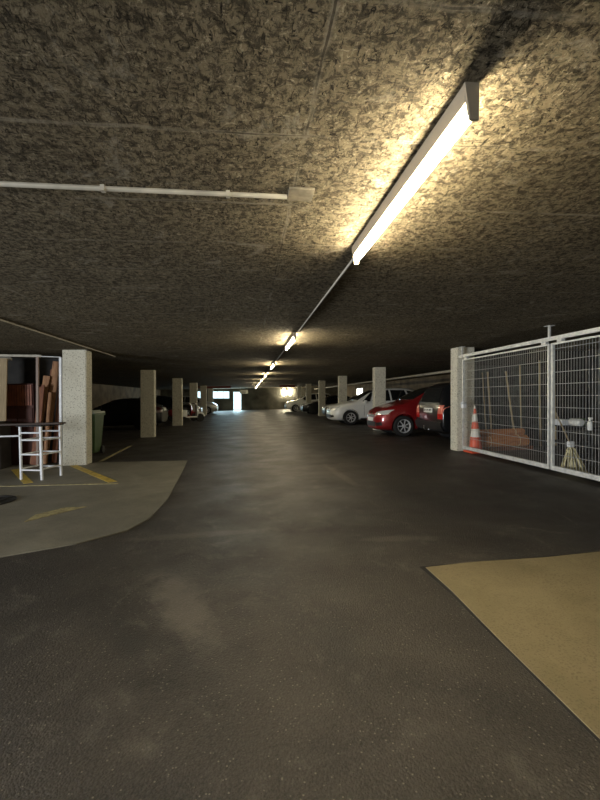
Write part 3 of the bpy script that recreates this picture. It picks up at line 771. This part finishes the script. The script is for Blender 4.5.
white = make_car('white family car with nose in the aisle, beyond the red car', MPV, 'p_white', .86, 3.52, ws=(1.12, 1.96), sw=swM, rg=(1.12, 1.48))
place(white, 3.72 + 2.18, 19.25, 0, PI)
swC = [[(a - .08 if a < 3.6 else a - .25, z - .005) for a, z in q] for q in swM[:3]]
swC = [[(a, z - .03 if z > 1.3 else z) for a, z in q] for q in swC]
red = make_car('dark red compact car with pale headlights, nose towards the aisle', COMPACT, 'p_red', .82, 3.34, ws=(1.04, 1.86), sw=swC, rg=(1.10, 1.42))
place(red, 4.0 + 2.04, 13.38, 0, PI)
swE = [[(1.62, .98), (1.98, .98), (2.15, 1.38), (2.06, 1.36)], [(2.06, .98), (2.86, 1.0), (2.84, 1.47), (2.25, 1.44)], [(2.94, 1.0), (3.62, 1.02), (3.58, 1.49), (2.92, 1.48)], [(3.7, 1.03), (4.2, 1.06), (4.12, 1.46), (3.66, 1.49)]]
black = make_car('black estate car parked tail first beside the red car', ESTATE, 'p_black', .88, 3.58, ws=(1.32, 2.16), sw=swE, rg=(1.08, 1.46), tail_glare=True, tz=(.64, .78, 1.0), bump_black=True)
place(black, 4.98 + 2.26, 11.15, 0, 0)
# plate characters and tow bar of the black car
def pl_txt(bm):
    x = PX + .001
    for k, y in enumerate((-.20, -.13, -.03, .04, .14, .21)):
        for (a, b, c, d) in ((-.018, .018, .83, .842), (-.018, .018, .88, .892), (-.02, -.01, .83, .892), (.01, .02, .83 if k % 2 else .86, .892)):
            box(bm, x - .003, x + .012, y + a, y + b, c, d)
lpo = [o for o in black.children if o.name.startswith('license_plate')][-1]
PX = min(v.co.x for v in lpo.data.vertices)
part('plate_characters', pl_txt, 'ink', lpo)
tb = part('tow_bar', lambda bm: (tube(bm, [(-2.1, 0, .32), (-2.36, 0, .32), (-2.38, 0, .36), (-2.38, 0, .40)], .018), lathe(bm, [(.008, -.028), (.024, -.015), (.028, 0), (.024, .015), (.008, .028)], 12, Matrix.Translation((-2.38, 0, .42)))), 'chrome', black, True)
swS = [[(1.62, .95), (2.0, .95), (2.12, 1.24), (2.05, 1.22)], [(2.06, .95), (2.82, .96), (2.80, 1.32), (2.2, 1.27)], [(2.9, .97), (3.55, 1.0), (3.35, 1.27), (2.88, 1.32)]]
sedan = make_car('dark sedan parked nose to the wall behind the left columns', SEDAN, 'p_black', .84, 3.54, ws=(1.32, 2.1), sw=swS, rg=(1.02, 1.28), lens='smoked_lens')
place(sedan, -3.8 - 2.17, 20.25, 0, PI)
o = dup(sedan, 'dark car parked behind the green bin, nose to the wall'); place(o, -6.75, 13.4, 0, PI)
fw_ = dup(white, 'pale far car on the right near the bright wall strips'); place(fw_, 3.3 + 2.18, 37.6, 0, PI)
o = dup(sedan, 'dark car on the right beyond the white car'); place(o, 4.0 + 2.17, 31.5, 0, PI)
o = dup(sedan, 'dark car on the right deep in shade, just past the white car'); place(o, 4.5 + 2.17, 24.9, 0, PI)
silver = make_car('pale silver far car on the left near the end windows', COMPACT, 'p_silver', .82, 3.34, ws=(1.04, 1.86), sw=swC, rg=(1.10, 1.42))
place(silver, -2.6 - 2.04, 37.2, 0, 0)
o = dup(black, 'black far car on the left between the scooter and the silver car'); place(o, -3.3 - 2.26, 31.2, 0, 0)

# ------------------------------------------------------------ scooters between the left columns
def scooter(label, x, y, rz, mat):
    t = thing('scooter', label, 'scooter', x, y, 0, rz, 'motor scooters between the left columns')
    for s in (-.62, .62):
        w = part('wheel', lambda bm: lathe(bm, [(.12, -.05), (.21, -.055), (.235, -.03), (.24, 0), (.235, .03), (.21, .055), (.12, .05)], 24, Matrix.Translation((s, 0, .24)) @ Matrix.Rotation(PI / 2, 4, 'X')), 'rubber', t, True)
        part('rim', lambda bm: lathe(bm, [(.13, -.03), (.13, .03)], 16, Matrix.Translation((s, 0, .24)) @ Matrix.Rotation(PI / 2, 4, 'X')), 'alloy', w, True)
    part('front_shield', lambda bm: (tube(bm, [(.62, 0, .30), (.45, 0, .85), (.36, 0, 1.05)], .04), box(bm, .40, .47, -.22, .22, .35, .95, Matrix.Translation((0, 0, .0)) , bev=.03)), mat, t, True)
    part('handlebar', lambda bm: tube(bm, [(.24, -.34, 1.06), (.36, 0, 1.04), (.24, .34, 1.06)], .018), 'black', t, True)
    part('headlight', lambda bm: lathe(bm, [(.05, 0), (.08, .05), (.07, .09)], 16, Matrix.Translation((.36, 0, .98)) @ Matrix.Rotation(PI / 2, 4, 'Y')), 'glass_lt', t, True)
    part('footboard', lambda bm: box(bm, -.2, .45, -.17, .17, .26, .33, bev=.02), mat, t)
    part('rear_body', lambda bm: box(bm, -.85, -.12, -.17, .17, .32, .72, bev=.07), mat, t, True)
    part('seat', lambda bm: box(bm, -.85, -.1, -.15, .15, .72, .82, bev=.035), 'black', t, True)
    part('tail_light', lambda bm: box(bm, -.88, -.84, -.08, .08, .55, .62, bev=.008), 'red_lens', t)
    part('fender', lambda bm: tube(bm, [(.88, 0, .3), (.8, 0, .45), (.62, 0, .52), (.44, 0, .45)], .05), mat, t, True)
scooter('white and red scooter standing beyond the third left column', -3.3, 24.3, .35, 'p_white')
scooter('dull red scooter parked behind the white scooter', -3.8, 25.6, .3, 'p_red')
# clutter against the left wall
for i, (y, w, h, c, lab) in enumerate(((22.5, .35, 1.2, 'redwood', 'brown narrow panel leaning on the far left wall'), (25.0, .6, 1.5, 'plate', 'pale panel leaning on the far left wall'), (18.0, .3, 1.6, 'black', 'dark narrow panel leaning on the left wall'))):
    tag(part('wall_panel', lambda bm: box(bm, XL + .01, XL + .07, y, y + w, gz(XL) + .001, gz(XL) + h + .3, bev=.005), c, None), lab, 'panel')

# wall lamps lighting the far right column
for i, (x, y) in enumerate(((4.45, 43.0),)):
    t = thing('wall_lamp', 'bright lamp on the end wall at the far right', 'lamp', 4.3, 45.95)
    part('backplate', lambda bm: box(bm, -.2, .2, -.03, .05, 1.9, 2.1, bev=.01), 'steel', t)
    part('lamp_tube', lambda bm: tube(bm, [(-.35, -.07, 1.5), (-.35, -.07, 2.2)], .05, 10), 'tube', t, True)
    part('lamp_tube', lambda bm: tube(bm, [(.35, -.07, 1.5), (.35, -.07, 2.2)], .05, 10), 'tube', t, True)

# ------------------------------------------------------------ light
w = bpy.data.worlds.new('sky'); bpy.context.scene.world = w; w.use_nodes = True
w.node_tree.nodes['Background'].inputs[0].default_value = (.62, .8, 1, 1)
w.node_tree.nodes['Background'].inputs[1].default_value = .6
def area(name, loc, rot, sx, sy, power, colr):
    l = bpy.data.lights.new(name, 'AREA'); l.shape = 'RECTANGLE'; l.size = sx; l.size_y = sy; l.energy = power; l.color = colr
    o = bpy.data.objects.new(name, l); col.objects.link(o); o.location = loc; o.rotation_euler = rot
    return o
# daylight through the vehicle opening in the left wall
area('opening_daylight', (XL + .05, -1.1, .95), (0, -PI / 2, 0), 1.7, 4.4, 950, (.92, .96, 1))
# daylight through the end door and windows
area('door_daylight', ((dr[0] + dr[1]) / 2, YE - .05, 1.0), (-PI / 2 * 1.0, 0, 0), .9, 1.9, 60, (.6, .88, 1))
area('window_daylight', (-2.96, YE - .05, 1.63), (-PI / 2, 0, 0), 1.9, .8, 50, (.6, .88, 1))

# ------------------------------------------------------------ camera
cam = bpy.data.cameras.new('camera'); co = bpy.data.objects.new('camera', cam); col.objects.link(co)
cam.sensor_width = 36; cam.lens = 420 / 800 * 36; cam.clip_end = 200; cam.clip_start = .05
co.location = (0, 0, 1.30)
co.rotation_euler = (PI / 2 - math.atan(2 / 420), 0, -math.atan(52 / 420))
sc = bpy.context.scene; sc.camera = co
sc.view_settings.view_transform = 'Standard'; sc.view_settings.look = 'None'; sc.view_settings.gamma = 1; sc.view_settings.use_curve_mapping = False
sc.view_settings.exposure = .52
sc.cycles.max_bounces = 8; sc.cycles.diffuse_bounces = 5
